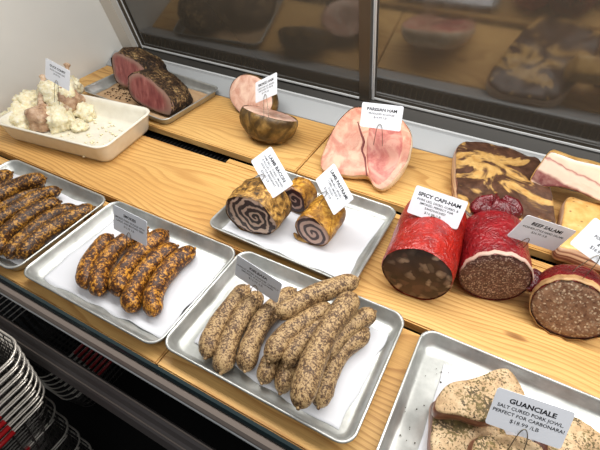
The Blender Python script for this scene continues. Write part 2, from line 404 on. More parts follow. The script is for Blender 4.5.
def door(x0,x1,y0,lst,rst,gm):
    fr=cpart(slab_t(slab_t(slab_t(slab_t(B(),x0,x0+lst,0,H,y0,.016),x1-rst,x1,0,H,y0,.016),x0+lst,x1-rst,0,.006,y0,.016),x0+lst,x1-rst,H-.03,H,y0,.016),'sliding_door',STILE)
    b2=B()
    slab_t(b2,x0+lst,x1-rst,.004,.009,y0-.003,.003);slab_t(b2,x0+lst-.003,x0+lst,.0,H,y0-.003,.003);slab_t(b2,x0-.001,x0+.002,0,H,y0-.003,.003)
    o=b2.obj('edge_trim',BRIGHT,fr)
    g=slab_t(B(),x0+lst,x1-rst,.006,H-.03,y0+.006,.005).obj('glass_pane',gm,fr)
    for q in (o,g):
        for v in q.data.vertices:v.co-=Vector((0,.6,-.82))
    return fr
door(-1.262,-.375,1.088,.026,.030,DGLASS)
door(-.372,1.1,1.106,.006,.03,DGLASS2)
p=cpart(slab_t(B(),-1.319,-1.264,-.04,H,1.066,.02),'corner_post',POST)
# front edge of the case
cpart(B().prism([(.179,-.06),(.179,-.002),(.1815,.004),(.1865,.005),(.1865,-.06)],-1.318,1.1),'glass_channel',TEAL)
cpart(B().prism([(.1785,-.024),(.1785,-.006),(.1760,-.005),(.1700,-.008),(.1665,-.014),(.1660,-.024)],-1.318,1.1),'front_rail',RAILM)
cpart(B().prism([(.1650,-.0245),(.1650,-.021),(.1672,-.0180),(.1672,-.0245)],-1.318,1.1),'rail_edge_strip',BRIGHT)
cpart(B().prism([(.154,-.108),(.151,-.104),(.147,-.104),(.143,-.108),(.138,-.118),(.133,-.121),(.128,-.126),(.122,-.142),(.124,-.150),(.150,-.150)],-1.318,1.1),'bumper_rail',BUMPER)
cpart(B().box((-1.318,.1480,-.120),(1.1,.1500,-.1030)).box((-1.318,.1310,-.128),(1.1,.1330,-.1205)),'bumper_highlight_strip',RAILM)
b=B()
b.box((-1.318,.43,-.06),(1.1,.76,-.055))
x=-1.30
while x<1.08:
    b.box((x,.66,-.055),(x+.004,.76,-.036));x+=.0125
cpart(b,'vent_grille',BLACK)
# ------------------------------------------------------------------ wooden boards
def board(label,x0,x1,y0,y1,z1=0.,th=.022,group='wooden deck boards'):
    b=bmesh.new();bmesh.ops.create_cube(b,size=1.)
    for v in b.verts:
        v.co=Vector(((x0+x1)/2+v.co.x*(x1-x0),(y0+y1)/2+v.co.y*(y1-y0),z1-th/2+v.co.z*th))
    bmesh.ops.bevel(b,geom=[e for e in b.edges],offset=.0025,segments=2,affect='EDGES')
    me=bpy.data.meshes.new('wooden_board');b.to_mesh(me);b.free();me.materials.append(WOOD)
    o=bpy.data.objects.new('wooden_board',me);COL.objects.link(o);setp(o,label,'wooden board',group);rebase(o);return o
board('front wooden board under the two left sausage trays, left of the seam',-1.31,-.3705,.188,.440)
board('front wooden board under the grey-brown sausage tray and the cured jowl tray',-.3685,1.05,.188,.440)
board('middle wooden board under the white dish, rolled lamb tray and red salamis',-1.31,1.05,.456,.690)
board('back wooden board under the beef roasts and small smoked ham',-1.31,-.4235,.738,.974)
board('back wooden board under the pink ham and bacon slabs',-.4195,1.05,.738,.974)
board('narrow pale wooden strip filling the slot behind the middle board',-.60,.9,.6925,.712,-.002,.02,None)
for bx in (-1.2,-.6,0,.6):pass
# support bars under the boards
cpart(B().box((-1.318,.188,-.06),(1.1,.44,-.0225)).box((-1.318,.456,-.06),(1.1,.64,-.0225)).box((-1.318,.775,-.06),(1.1,.974,-.0225)).box((-.62,.67,-.06),(1.1,.712,-.0235)),'deck_support',BLACK)
# ------------------------------------------------------------------ trays
def tray(label,cx,cy,rot,w=.33,d=.2375,h=.026):
    k=7;prof=[(.016,.0),(.0095,.006),(.0055,.019),(.0035,.0215),(.0015,.0218),(.0002,.0232),(.0002,.0250),(.0015,.0262),(.0033,.0258),(.0046,.0243),(.0062,.0215),(.0105,.0065),(.0185,.0012)]
    v=[];f=[];n=None
    for ins,z in prof:
        r=rrect(w-2*ins,d-2*ins,max(.004,.024-ins*.55),k);n=len(r);v+=[(p[0],p[1],z) for p in r]
    for i in range(len(prof)-1):
        for j in range(n):f.append((i*n+j,i*n+(j+1)%n,(i+1)*n+(j+1)%n,(i+1)*n+j))
    f.append(tuple(range(n))[::-1]);f.append(tuple(range((len(prof)-1)*n,len(prof)*n)))
    o=mesh('baking_tray',v,f,ALU);setp(o,label,'baking tray','aluminium baking trays')
    o.location=(cx,cy,.0003);o.rotation_euler=(0,0,rot);return o
def paper(label,cx,cy,rot,w,d,z=.0022,mat=None,seed=0,curl=.003,wob=.003):
    nx,ny=36,28;v=[];f=[]
    for j in range(ny+1):
        for i in range(nx+1):
            u=i/nx-.5;q=j/ny-.5;x=u*w;y=q*d
            e=max(abs(u),abs(q))*2
            if abs(abs(u)-.5)<1e-6:x+=wob*nz((0,y,0),25,seed+1)*2
            if abs(abs(q)-.5)<1e-6:y+=wob*nz((x,0,0),25,seed+2)*2
            h=max(0,nz((x,y,0),11,seed))*curl*max(0,(e-.55)/.45)**1.5
            v.append((x,y,h))
    for j in range(ny):
        for i in range(nx):
            a=j*(nx+1)+i;f.append((a,a+1,a+nx+2,a+nx+1))
    o=mesh('paper_liner',v,f,mat or PAPER)
    m=o.modifiers.new('s','SOLIDIFY');m.thickness=.0003;m.offset=1
    setp(o,label,'paper liner','tray liners');o.location=(cx,cy,z);o.rotation_euler=(0,0,rot);return o
R=math.radians
tray('aluminium tray of orange-brown sausages at the left edge of the picture',-.880,.3135,0)
paper('white paper under the orange-brown sausages in the leftmost tray',-.880,.3135,0,.285,.192,seed=1)
tray('aluminium tray holding five mottled orange sausages spread on white paper',-.540,.3185,R(.3))
paper('white paper under the five spread mottled orange sausages',-.536,.316,R(1),.288,.186,seed=2,curl=.008)
tray('aluminium tray holding the heap of grey-brown sausages',-.2096,.3278,R(.2))
paper('white paper under the heap of grey-brown sausages',-.202,.329,R(-3),.268,.178,seed=3,curl=.006)
tray('aluminium tray holding the rolled lamb bacon and pastrami',-.3138,.5803,R(-1))
paper('white paper under the rolled lamb bacon and pastrami',-.3138,.580,R(-1),.286,.190,seed=4)
tray('aluminium tray holding the herb crusted cured jowl pieces, lower right',.1485,.3225,R(.3))
paper('white paper under the herb crusted cured jowl pieces',.162,.316,R(.3),.262,.178,seed=5)
tray('aluminium tray holding two rare beef roasts near the white wall',-1.006,.872,R(-4),.365,.2375)
paper('brown kraft paper under the two rare beef roasts',-1.006,.872,R(-4),.32,.194,mat=KRAFT,seed=6,curl=.002)
# crumbs on papers
def crumbs(name,label,cat,pts,mat,r0,r1):
    b=B()
    for x,y,z in pts:
        r=random.uniform(r0,r1);bm=bmesh.new();bmesh.ops.create_icosphere(bm,subdivisions=1,radius=r)
        s=Vector((random.uniform(.7,1.4),random.uniform(.7,1.4),.7))
        b.add([(v.co.x*s.x+x,v.co.y*s.y+y,v.co.z*s.z+z+r*.6) for v in bm.verts],[tuple(q.index for q in p.verts) for p in bm.faces]);bm.free()
    o=b.obj(name,mat,None,True);setp(o,label,cat,kind='stuff');rebase(o);return o
crumbs('crust_crumbs','dark pepper crumbs scattered on the brown kraft paper beside the roasts','crumbs',[(random.uniform(-1.15,-1.04)+.0,random.uniform(.80,.90),.003) for _ in range(90)],CRUST,.0012,.003)
HERB=plain('dried_herb',L(60,52,30),.7)
crumbs('herb_crumbs','dark herb crumbs on the white paper of the cured jowl tray','crumbs',[(random.uniform(.0,.11),random.uniform(.22,.40),.0028) for _ in range(70)]+[(random.uniform(.11,.26),random.uniform(.37,.41),.0028) for _ in range(25)],HERB,.0005,.0014)
# ------------------------------------------------------------------ sausages
def sausage(label,group,pts,r,mat,seed,cat='sausage',tips=True):
    n=30;k=16;pts=[Vector(p) for p in pts];pts=[pts[0]+(pts[0]-pts[1]).normalized()*.008]+pts[1:-1]+[pts[-1]+(pts[-1]-pts[-2]).normalized()*.004]
    pt=spline(pts,n);v=[];f=[];Ls=[0]
    for i in range(1,n):Ls.append(Ls[-1]+(pt[i]-pt[i-1]).length)
    T=Ls[-1];rad=[]
    # resample with denser ends
    us=[.5-.5*math.cos(PI*i/(n-1)) for i in range(n)]
    def at_(u):
        s=u*T
        for i in range(1,n):
            if Ls[i]>=s-1e-9:
                t=(s-Ls[i-1])/max(1e-9,Ls[i]-Ls[i-1]);return pt[i-1].lerp(pt[i],t)
        return pt[-1]
    pp=[at_(u) for u in us];e=r*1.5
    for u in us:
        d=min(u,1-u)*T;q=1. if d>=e else max(.12,math.sqrt(max(0,1-((e-d)/e)**2.2)))
        rad.append(r*q*(1+.05*math.sin(u*9+seed)))
    v,f=tube_geo(pp,rad,k)
    cx=sum(pp,Vector())/n
    out=[]
    for i,p in enumerate(v):
        c=pp[i//k];d=(p-c)
        out.append(p+d.normalized()*(.0016*nz(p,38,seed)+.0009*nz(p,130,seed)))
    lo=min(q.z for q in out);base=Vector((cx.x,cx.y,lo))
    o=mesh('sausage',[q-base for q in out],f,mat);o.location=base;setp(o,label,cat,group)
    if tips:
        for a,bb in ((pp[0],pp[1]),(pp[-1],pp[-2])):
            d=(a-bb).normalized();q=a-base
            tv,tf=tube_geo([q-d*.003,q+d*.001,q+d*.0025,q+d*.0035],[.0042,.0030,.0026,.0010],8);mesh('casing_tip',tv,tf,mat,o)
    return o
G0='orange-brown sausages in the leftmost tray'
for i,(lb,pts,r) in enumerate([
 ('rearmost sausage of the leftmost tray, only its tip showing',[(-0.9993,0.3869,0.0220),(-1.0044,0.3623,0.0220),(-1.0022,0.3215,0.0220),(-0.9987,0.2797,0.0220)],.0165),
 ('thick dark sausage lying on top at the rear of the leftmost tray',[(-0.8862,0.3986,0.0400),(-0.9053,0.3719,0.0400),(-0.9190,0.3325,0.0400),(-0.9197,0.2866,0.0400),(-0.9101,0.2454,0.0400)],.0185),
 ('slim sausage half hidden below the thick dark one in the leftmost tray',[(-0.8913,0.3875,0.0200),(-0.9000,0.3428,0.0200),(-0.9088,0.2890,0.0200),(-0.9077,0.2436,0.0200)],.0145),
 ('curved sausage just below the slim half hidden one, leftmost tray',[(-0.8395,0.3945,0.0260),(-0.8581,0.3648,0.0260),(-0.8642,0.3198,0.0260),(-0.8652,0.2694,0.0260),(-0.8491,0.2282,0.0260)],.0165),
 ('dark thick sausage next in front of the curved one, leftmost tray',[(-0.8075,0.3676,0.0240),(-0.8222,0.3411,0.0240),(-0.8265,0.2960,0.0240),(-0.8146,0.2490,0.0240),(-0.7881,0.2137,0.0240)],.0170),
 ('slim sausage second from the right in the leftmost tray',[(-0.7682,0.3751,0.0200),(-0.7837,0.3414,0.0200),(-0.7866,0.2948,0.0200),(-0.7758,0.2458,0.0200),(-0.7631,0.2195,0.0200)],.0150),
 ('rightmost sausage of the leftmost tray, lying along its right rim',[(-0.7288,0.3899,0.0220),(-0.7428,0.3467,0.0220),(-0.7529,0.3006,0.0220),(-0.7482,0.2554,0.0220),(-0.7418,0.2288,0.0220)],.0175)]):
    sausage(lb,G0,pts,r,SMOKED,i+1)
G1='five mottled orange sausages'
for i,(lb,pts,r) in enumerate([
 ('leftmost of the five spread mottled orange sausages',[(-0.5765,0.2413,0.0210),(-0.6015,0.2681,0.0210),(-0.6203,0.3068,0.0210),(-0.6275,0.3494,0.0210)],.0185),
 ('second from left of the five mottled orange sausages, far tip behind grey card',[(-0.5435,0.2412,0.0210),(-0.5648,0.2607,0.0210),(-0.5852,0.2965,0.0210),(-0.5944,0.3358,0.0210),(-0.5888,0.3733,0.0210),(-0.5818,0.3999,0.0210)],.0185),
 ('middle and thickest of the five mottled orange sausages',[(-0.5105,0.2572,0.0230),(-0.5295,0.2831,0.0230),(-0.5421,0.3262,0.0230),(-0.5409,0.3654,0.0230),(-0.5361,0.4089,0.0230)],.0200),
 ('second from the right of the five mottled orange sausages',[(-0.4653,0.2444,0.0210),(-0.4822,0.2593,0.0210),(-0.5006,0.3032,0.0210),(-0.5052,0.3480,0.0210),(-0.4942,0.3895,0.0210)],.0185),
 ('rightmost of the five mottled orange sausages, strongly curved',[(-0.4278,0.2552,0.0210),(-0.4498,0.2767,0.0210),(-0.4651,0.3170,0.0210),(-0.4683,0.3564,0.0210),(-0.4597,0.3989,0.0210)],.0185)]):
    sausage(lb,G1,pts,r,SMOKIE,i+11)
G2='heap of grey-brown sausages'
for i,(lb,pts,r) in enumerate([
 ('leftmost grey-brown sausage of the heap, lying below the grey card',[(-0.2997,0.2348,0.0210),(-0.3121,0.2667,0.0210),(-0.3181,0.3166,0.0210),(-0.3159,0.3712,0.0210)],.0165),
 ('second grey-brown sausage from the left of the heap',[(-0.2640,0.2254,0.0210),(-0.2773,0.2568,0.0210),(-0.2895,0.3138,0.0210),(-0.2899,0.3701,0.0210)],.0170),
 ('third grey-brown sausage from the left of the heap',[(-0.2333,0.2451,0.0220),(-0.2464,0.2788,0.0220),(-0.2533,0.3347,0.0220),(-0.2386,0.4043,0.0220)],.0175),
 ('grey-brown sausage lying across the top at the back of the heap',[(-0.2210,0.3290,0.0600),(-0.2015,0.3725,0.0600),(-0.1732,0.4108,0.0600),(-0.1429,0.4488,0.0600)],.0170),
 ('grey-brown sausage lying under the cross-lying one, in the middle of the heap',[(-0.1995,0.2651,0.0460),(-0.2004,0.2991,0.0460),(-0.1852,0.3421,0.0460),(-0.1628,0.3869,0.0460)],.0170),
 ('grey-brown sausage just left of the large top one in the heap',[(-0.1750,0.2729,0.0400),(-0.1742,0.3055,0.0400),(-0.1623,0.3463,0.0400),(-0.1456,0.3854,0.0400)],.0165),
 ('largest grey-brown sausage lying lengthwise on top of the heap',[(-0.1251,0.2192,0.0640),(-0.1329,0.2566,0.0640),(-0.1396,0.3136,0.0640),(-0.1389,0.3680,0.0640),(-0.1308,0.4117,0.0640)],.0185),
 ('rightmost grey-brown sausage of the heap, lying on the paper',[(-0.1095,0.2495,0.0210),(-0.1165,0.2833,0.0210),(-0.1162,0.3358,0.0210),(-0.0963,0.3895,0.0210)],.0165),
 ('grey-brown sausage crossing under the large top one, its far tip pointing right',[(-0.0990,0.4136,0.0360),(-0.1179,0.3795,0.0360),(-0.1295,0.3403,0.0360),(-0.1329,0.3019,0.0360)],.0165),
 ('grey-brown sausage with only its near tip showing, below the middle of the heap',[(-0.1997,0.2427,0.0195),(-0.2041,0.2700,0.0195),(-0.2054,0.3088,0.0195),(-0.2021,0.3422,0.0195)],.0160),
 ('bottom grey-brown sausage whose near tip peeks out left of the large top one',[(-0.1682,0.2422,0.0195),(-0.1745,0.2709,0.0195),(-0.1747,0.3092,0.0195),(-0.1714,0.3437,0.0195)],.0160)]):
    sausage(lb,G2,pts,r,KIEL,i+31)
# ------------------------------------------------------------------ price cards
def text_mesh(lines,parent):
    """lines: (text,size,x,y,bold,widen) -> one lettering mesh"""
    V=[];F=[]
    for s,size,x,y,bold,wd in lines:
        cu=bpy.data.curves.new('t','FONT');cu.body=s;cu.size=size;cu.align_x='CENTER';cu.align_y='CENTER';cu.resolution_u=2;cu.offset=bold*size
        o=bpy.data.objects.new('t',cu);COL.objects.link(o)
        dg=bpy.context.evaluated_depsgraph_get();me=bpy.data.meshes.new_from_object(o.evaluated_get(dg))
        n=len(V);V+=[(v.co.x*wd+x,v.co.y+y,0.00055) for v in me.vertices];F+=[tuple(i+n for i in p.vertices) for p in me.polygons]
        bpy.data.objects.remove(o);bpy.data.curves.remove(cu);bpy.data.meshes.remove(me)
    me=bpy.data.meshes.new('lettering');me.from_pydata(V,[],F);me.materials.append(INK)
    o=bpy.data.objects.new('lettering',me);COL.objects.link(o);o.parent=parent;return o
CW,CH=.089,.051
def card(label,ctr,xd,up,head,lines,price,pin=.03,hs=.0088,ls=.0052,w=CW,h=CH,pinx=0.):
    xd=Vector(xd).normalized();up=Vector(up);up=(up-xd*up.dot(xd)).normalized();n=xd.cross(up)
    m=Matrix((xd,up,n)).transposed().to_4x4();m.translation=Vector(ctr)-up*(h/2)
    root=thing('price_card',label,'price card',m,'printed price cards')
    o=rrect(w,h,.0035,4);o=[(p[0],p[1]+h/2) for p in o];k=len(o)
    v=[(p[0],p[1],.0004) for p in o]+[(p[0],p[1],-.0004) for p in o]
    f=[tuple(range(k)),tuple(range(k,2*k))[::-1]]+[(i,k+i,k+(i+1)%k,(i+1)%k) for i in range(k)]
    mesh('card',v,f,CARD,root,False)
    tl=[(head,hs,0,h*.76,.03,1.12)];y=h*.585
    for s in lines:tl.append((s,ls,0,y,.012,1.06));y-=ls*1.22
    tl.append((price,ls*1.15,-.002,y-.001,.0,1.1))
    text_mesh(tl,root)
    pts=spline([(pinx-.010,-pin,-.001),(pinx-.0065,-.004,.002),(pinx-.0035,.007,.0024),(pinx,.0105,.0024),(pinx+.0035,.007,.0024),(pinx+.0065,-.004,.002),(pinx+.010,-pin,-.001)],26)
    b=B();b.tube(pts,.0006,6);b.obj('wire_pin',PIN,root,True)
    return root
card('white price card reading GUANCIALE pinned over the cured jowl tray',(.136,.322,.096),(.98,.16,-.07),(-.04,.56,.83),'GUANCIALE',['SALT CURED PORK JOWL.','PERFECT FOR CARBONARA!'],'$18.99 /LB',.035,ls=.0062)
card('white price card reading SPICY CAPI-HAM pinned in the left red salami',(-.064,.597,.141),(.99,.07,-.09),(.05,.45,.89),'SPICY CAPI-HAM',['PORK LEG, DICED, CURED, &','SMOKED. PERFECT FOR','SANDWICHES!'],'$16.99 /LB',.022)
card('white price card reading BEEF SALAMI pinned in the middle red salami',(.100,.610,.143),(.87,.38,-.32),(.3,.1,.95),'BEEF SALAMI',['KOSHER-STYLE HARD SALAMI'],'$26.99 /LB',.024,pinx=-.012)
card('white price card cut off by the right picture edge, above the coarse salami',(.185,.603,.159),(.9,.05,-.44),(.35,.53,.77),'SALAMI',['PORK W/ GARLIC','& PEPPER'],'$16.99 /LB',.03,ls=.006)
card('white price card reading PARISIAN HAM standing in the large pink ham',(-.243,.793,.169),(.99,.04,.11),(-.12,.34,.93),'PARISIAN HAM',['PRODUCED IN-HOUSE'],'$14.99 /LB',.036)
card('small white price card tilted on the netted smoked ham',(-.541,.812,.157),(.82,-.17,.54),(-.34,.62,.71),'SMOKED HAM',['CURED PORK LEG, SMOKED','AND SLICED TO ORDER'],'$14.99 /LB',.05)
card('white price card reading LAMB BACON tilted over the large dark roll',(-.376,.565,.127),(.77,-.39,-.5),(.63,.51,.58),'LAMB BACON',['LAMB BELLY, CURED, SMOKED','& ROLLED. PERFECT WITH','EGGS FOR BREAKFAST'],'$29.99 /LB',.02,pinx=-.004)
card('white price card reading LAMB PASTRAMI tilted over the spiral roll',(-.252,.586,.118),(.75,-.61,-.25),(.56,.4,.72),'LAMB PASTRAMI',['LAMB BELLY, SPICED,','CURED, SMOKED &','ROLLED'],'$29.99 /LB',.02,pinx=-.004)
card('grey shaded price card upright among the five mottled orange sausages',(-.552,.350,.087),(1,-.07,.01),(.01,.34,.94),'SMOKIES',['SMOKED PORK SAUSAGE WITH','GARLIC AND MUSTARD SEED'],'$12.99 /LB',.035,hs=.0075)
card('grey shaded price card upright behind the heap of grey-brown sausages',(-0.2794,0.3574,0.0820),(.98,-.08,-.16),(.16,.1,.98),'KIELBASA',['GARLIC PORK SAUSAGE, LIGHTLY','SMOKED. FULLY COOKED'],'$12.99 /LB',.035,hs=.0075)
card('price card standing in the pale fat covered meat of the white dish',(-1.0336,0.6193,0.1650),(.985,-.06,-.16),(.17,.337,.926),'DUCK CONFIT',['SLOW COOKED LEGS'],'$9.99 EA',.05,hs=.0075)
# ------------------------------------------------------------------ salamis and rolls
def log(name,label,cat,group,face_ctr,axis,rx,rz,length,bodymat,facemat,seed,amp=.002,ns=30,fine=.0006,back='round',wob=.05,tilt_up=0.,z=None):
    ax=Vector(axis).normalized();c=Vector(face_ctr)
    m=frame(c,-ax);root=thing(name,label,cat,None,group)
    base=Matrix.Translation(Vector((0,0,0)))
    # root sits at the base under the face centre
    rm=m.copy();rm.translation=c-Vector((0,0,c.z-.0005));root.matrix_world=rm
    off=rm.inverted()@m
    out=circle(rx,rz,44,0,0,seed,wob)
    prof=[(.97,-.0005),(1.,.003)]+[(1.,length*t) for t in (.12,.22,.33,.44,.55,.66,.77)]
    if back=='round':prof+=[(.985,length*.84),(.93,length*.91),(.8,length*.965),(.55,length*.995),(.25,length)]
    else:prof+=[(.99,length*.86),(.9,length*.93),(.7,length*.97),(.4,length*1.01),(.16,length*1.05)]
    v,f=loft(out,prof,seed,amp,ns,fine,floor=.003 if face_ctr[2]>0 else None,mw=m)
    mesh('body',[off@p for p in v],f,bodymat,root)
    v,f=face_disc(out,0,seed)
    fo=mesh('cut_face',[p for p in v],f,facemat,root);fo.matrix_parent_inverse=Matrix.Identity(4);fo.location=off.translation
    return root,m,off,out
GS='cut salamis on the middle board'
r1,m1,o1,out1=log('capi_ham','fat red cased ham sausage with a dark chunky cut face, left of the three','salami',GS,(-.057,.506,.0630),(-.08,1,0),.0615,.0625,.175,REDC,CAPIF,3,.0022,26)
r2,m2,o2,out2=log('beef_salami','crimson cased salami with a gathered knot at its end, middle of the three','salami',GS,(.062,.563,.0595),(-.25,.97,0),.0585,.0590,.125,REDD,BEEFFACE,5,.0022,30,back='knot')
# knot: gathered flared casing end
def ruffle(parent,base,d,r0,r1,h,mat,seed,name='casing_knot',wide=(1,0,0),flat=.55):
    """gathered casing: a pleated bulb that flares out of a tight neck"""
    d=Vector(d).normalized();a=Vector(wide);a=(a-d*a.dot(d)).normalized();c=d.cross(a);v=[];f=[];n=72;rings=14
    for k in range(rings):
        t=k/(rings-1);r=r0+(r1-r0)*math.sin(PI*min(1,.04+.86*t))**.8
        if k==rings-1:r*=.45
        for j in range(n):
            an=2*PI*j/n;pl=math.sin(an*11+seed+1.5*math.sin(an*3))*.09*min(1,t*2)+.05*math.sin(an*5+seed)
            lift=1+.16*math.sin(an*4+seed)*t+.10*math.sin(an*11+seed)*t
            v.append(Vector(base)+d*(h*t*lift)+(a*math.cos(an)+c*math.sin(an)*flat)*r*(1+pl))
    for k in range(rings-1):
        for j in range(n):f.append((k*n+j,k*n+(j+1)%n,(k+1)*n+(j+1)%n,(k+1)*n+j))
    v.append(Vector(base)+d*h*.75);i=len(v)-1
    for j in range(n):f.append(((rings-1)*n+j,(rings-1)*n+(j+1)%n,i))
    return mesh(name,v,f,mat,parent)
kb=o2@Vector((0,.125,.012))
ruffle(r2,kb,(o2.to_3x3()@Vector((.0,.55,.9))),.014,.043,.046,REDK,1.3)
# the pale peeled rim on the beef salami's cut edge
def rim_band(parent,off,out,y0,y1,mat,name='casing_edge',a0=.05,a1=.95,th=1.02):
    n=len(out);v=[];f=[];idx=[i for i in range(n+1) if a0<=i/n<=a1]
    for i in idx:
        p=Vector(out[i%n])
        for s,y in ((th-.03,y0),(th,y0),(th+.008,(y0+y1)/2),(th,y1)):
            v.append(off@Vector((p.x*s,y+.002*math.sin(i*2.1),p.y*s)))
    for i in range(len(idx)-1):
        for k in range(3):f.append((i*4+k,i*4+k+1,(i+1)*4+k+1,(i+1)*4+k))
    return mesh(name,v,f,mat,parent)
rim_band(r2,o2,out2,-.001,.007,PEEL,a0=.02,a1=.5,th=1.012)
r3,m3,o3,out3=log('coarse_salami','short salami with a wide speckled tan face, cut off by the right picture edge','salami',GS,(.1800,.556,.0560),(.05,.94,-.22),.0580,.0550,.060,REDD,PORKFACE,8,.0025,30,back='knot')
rim_band(r3,o3,out3,-.001,.014,TANC,a0=.0,a1=1.,th=1.025)
kb=o3@Vector((-.048,.030,-.002));ruffle(r3,kb,o3.to_3x3()@Vector((-.8,.5,.25)),.012,.022,.030,REDK,2.2,'casing_fold')
GR='rolled lamb on the tray'
log('lamb_bacon_roll','large oval roll of lamb bacon with dark swirled face, left on its tray','rolled meat',GR,(-.396,.505,.0515),(-.06,1,0),.0580,.0500,.078,RIND,LBF,4,.004,40,.0012,wob=.12)
log('lamb_bacon_roll','small rolled lamb piece half hidden behind the two larger rolls','rolled meat',GR,(-.352,.604,.0365),(.10,.99,0),.034,.0325,.050,RINDY,LBF2,6,.003,50,.0012,wob=.1)
rp,mp,op,outp=log('lamb_pastrami_roll','golden spiced lamb roll with a neat pale spiral on its cut face','rolled meat',GR,(-.272,.534,.0410),(.03,1,0),.0370,.0385,.088,RINDY,PASTF,9,.004,45,.0012,wob=.09)
# loose flap at the lower left of the spiral
v,f=tube_geo(spline([op@Vector((-.044,.006,-.031)),op@Vector((-.030,.002,-.034)),op@Vector((-.010,.004,-.0355)),op@Vector((.008,.008,-.036))],10),[.002,.004,.005,.005,.005,.005,.004,.004,.003,.002],8);mesh('loose_flap',v,f,RIND,rp)
# ------------------------------------------------------------------ hams
def piece(name,label,cat,group,p0,n,outl,prof,bodymat,facemat,seed,amp=.002,ns=30,fine=.0006,N=56,floor=None,faceamp=.001,netted=False,edge=False,quilt=0.):
    m=frame(p0,n);root=thing(name,label,cat,None,group)
    out=closed_spline(outl,N);
    v,f=loft(out,prof,seed,amp,ns,fine,floor=floor,mw=m)
    if quilt:
        for p in v:
            s=math.sin(p.x*95+p.z*70)*math.sin(p.x*95-p.z*70-p.y*60);p+=Vector((p.x,p.y,p.z)).normalized()*quilt*(abs(s)**.5)*min(1,p.y/.01 if p.y>0 else 0)
    low=min((m@p).z for p in v);rm=m.copy();rm.translation=Vector((p0[0],p0[1],low));root.matrix_world=rm;off=rm.inverted()@m
    mesh('body',[off@p for p in v],f,bodymat,root)
    v2,f2=face_disc(out,0,seed,faceamp)
    fo=mesh('cut_face',v2,f2,facemat,root);fo.location=off.translation
    if edge:
        at_=fo.data.attributes.new('edge','FLOAT','POINT');k=len(out)
        for i in range(len(v2)):at_.data[i].value=1-(i//k)/8 if i<8*k else 0.
    return root,m,off,out
dome=[(.97,-.0005),(1.,.004),(1.0,.014),(.97,.026),(.9,.040),(.78,.053),(.6,.063),(.36,.069),(.12,.071)]
GH='netted smoked ham halves'
piece('ham_half','front half of the netted brown ham, rind side facing out','ham',GH,(-.556,.846,.070),(.04,.40,.92),circle(.079,.060,12,0,0,2,.06),[(s,y*1.0) for s,y in dome],HRIND,HAMF,12,.003,26,.001,floor=.0012,quilt=.005)
piece('ham_half','rear half of the smoked ham, its pink cut face leaning upright','ham',GH,(-.668,.920,.058),(-.18,-.86,.48),circle(.087,.057,12,0,0,5,.08),[(s,y*.85) for s,y in dome],HRIND,HAMF,13,.003,26,.001,floor=.0012)
pn=(-.04,-.52,.855);pp0=(-.28,.82,.056)
pr_,pm,po,pout=piece('boneless_ham','large pale pink boneless ham with its wide cut face tilted up','ham',None,pp0,pn,
 [(-0.0890,-0.0634),(-0.0973,-0.0264),(-0.1001,0.0278),(-0.0963,0.0644),(-0.0779,0.0999),(-0.0341,0.1108),(0.0343,0.1096),(0.0715,0.0882),(0.0917,0.0594),(0.1031,0.0071),(0.0978,-0.0398),(0.0812,-0.0724),(0.0592,-0.0731),(0.0335,-0.0564),(0.0007,-0.0688),(-0.0408,-0.0763),(-0.0721,-0.0797)],
 [(.985,-.0005),(1.,.003),(1.01,.012),(.97,.026),(.86,.042),(.66,.054),(.35,.060)],FAT,PARF,15,.002,30,.0008,72,floor=.0012)
# darker right lobe of the cut face, and the seam between
v=[(-0.0149,0.0707),(0.0122,0.0853),(0.0477,0.0858),(0.0716,0.0607),(0.0864,0.0117),(0.0854,-0.0340),(0.0729,-0.0652),(0.0528,-0.0650),(0.0312,-0.0464),(0.0134,-0.0203),(-0.0027,0.0127),(-0.0144,0.0424)]
o2d=closed_spline(v,48);v2,f2=face_disc(o2d,-.0022,4,.0012)
fo=mesh('pink_lobe',v2,f2,PARF2,pr_);fo.location=po.translation
fo['label']='deeper pink right lobe of the cut face'
SEAM=plain('dark_meat_seam',L(120,54,50),.5)
sv=[(-0.0496,0.0650),(-0.0293,0.0402),(-0.0118,0.0207),(-0.0070,-0.0000),(0.0089,-0.0165),(0.0224,-0.0389),(0.0335,-0.0564)]
v,f=tube_geo(spline([po@Vector((a,-.0014,b_)) for a,b_ in sv],16),[.0012,.0016,.002,.0024,.0026,.003,.003,.0026,.002,.0022,.0026,.002,.0018,.0016,.0014,.0012],8);mesh('seam',v,f,SEAM,pr_)
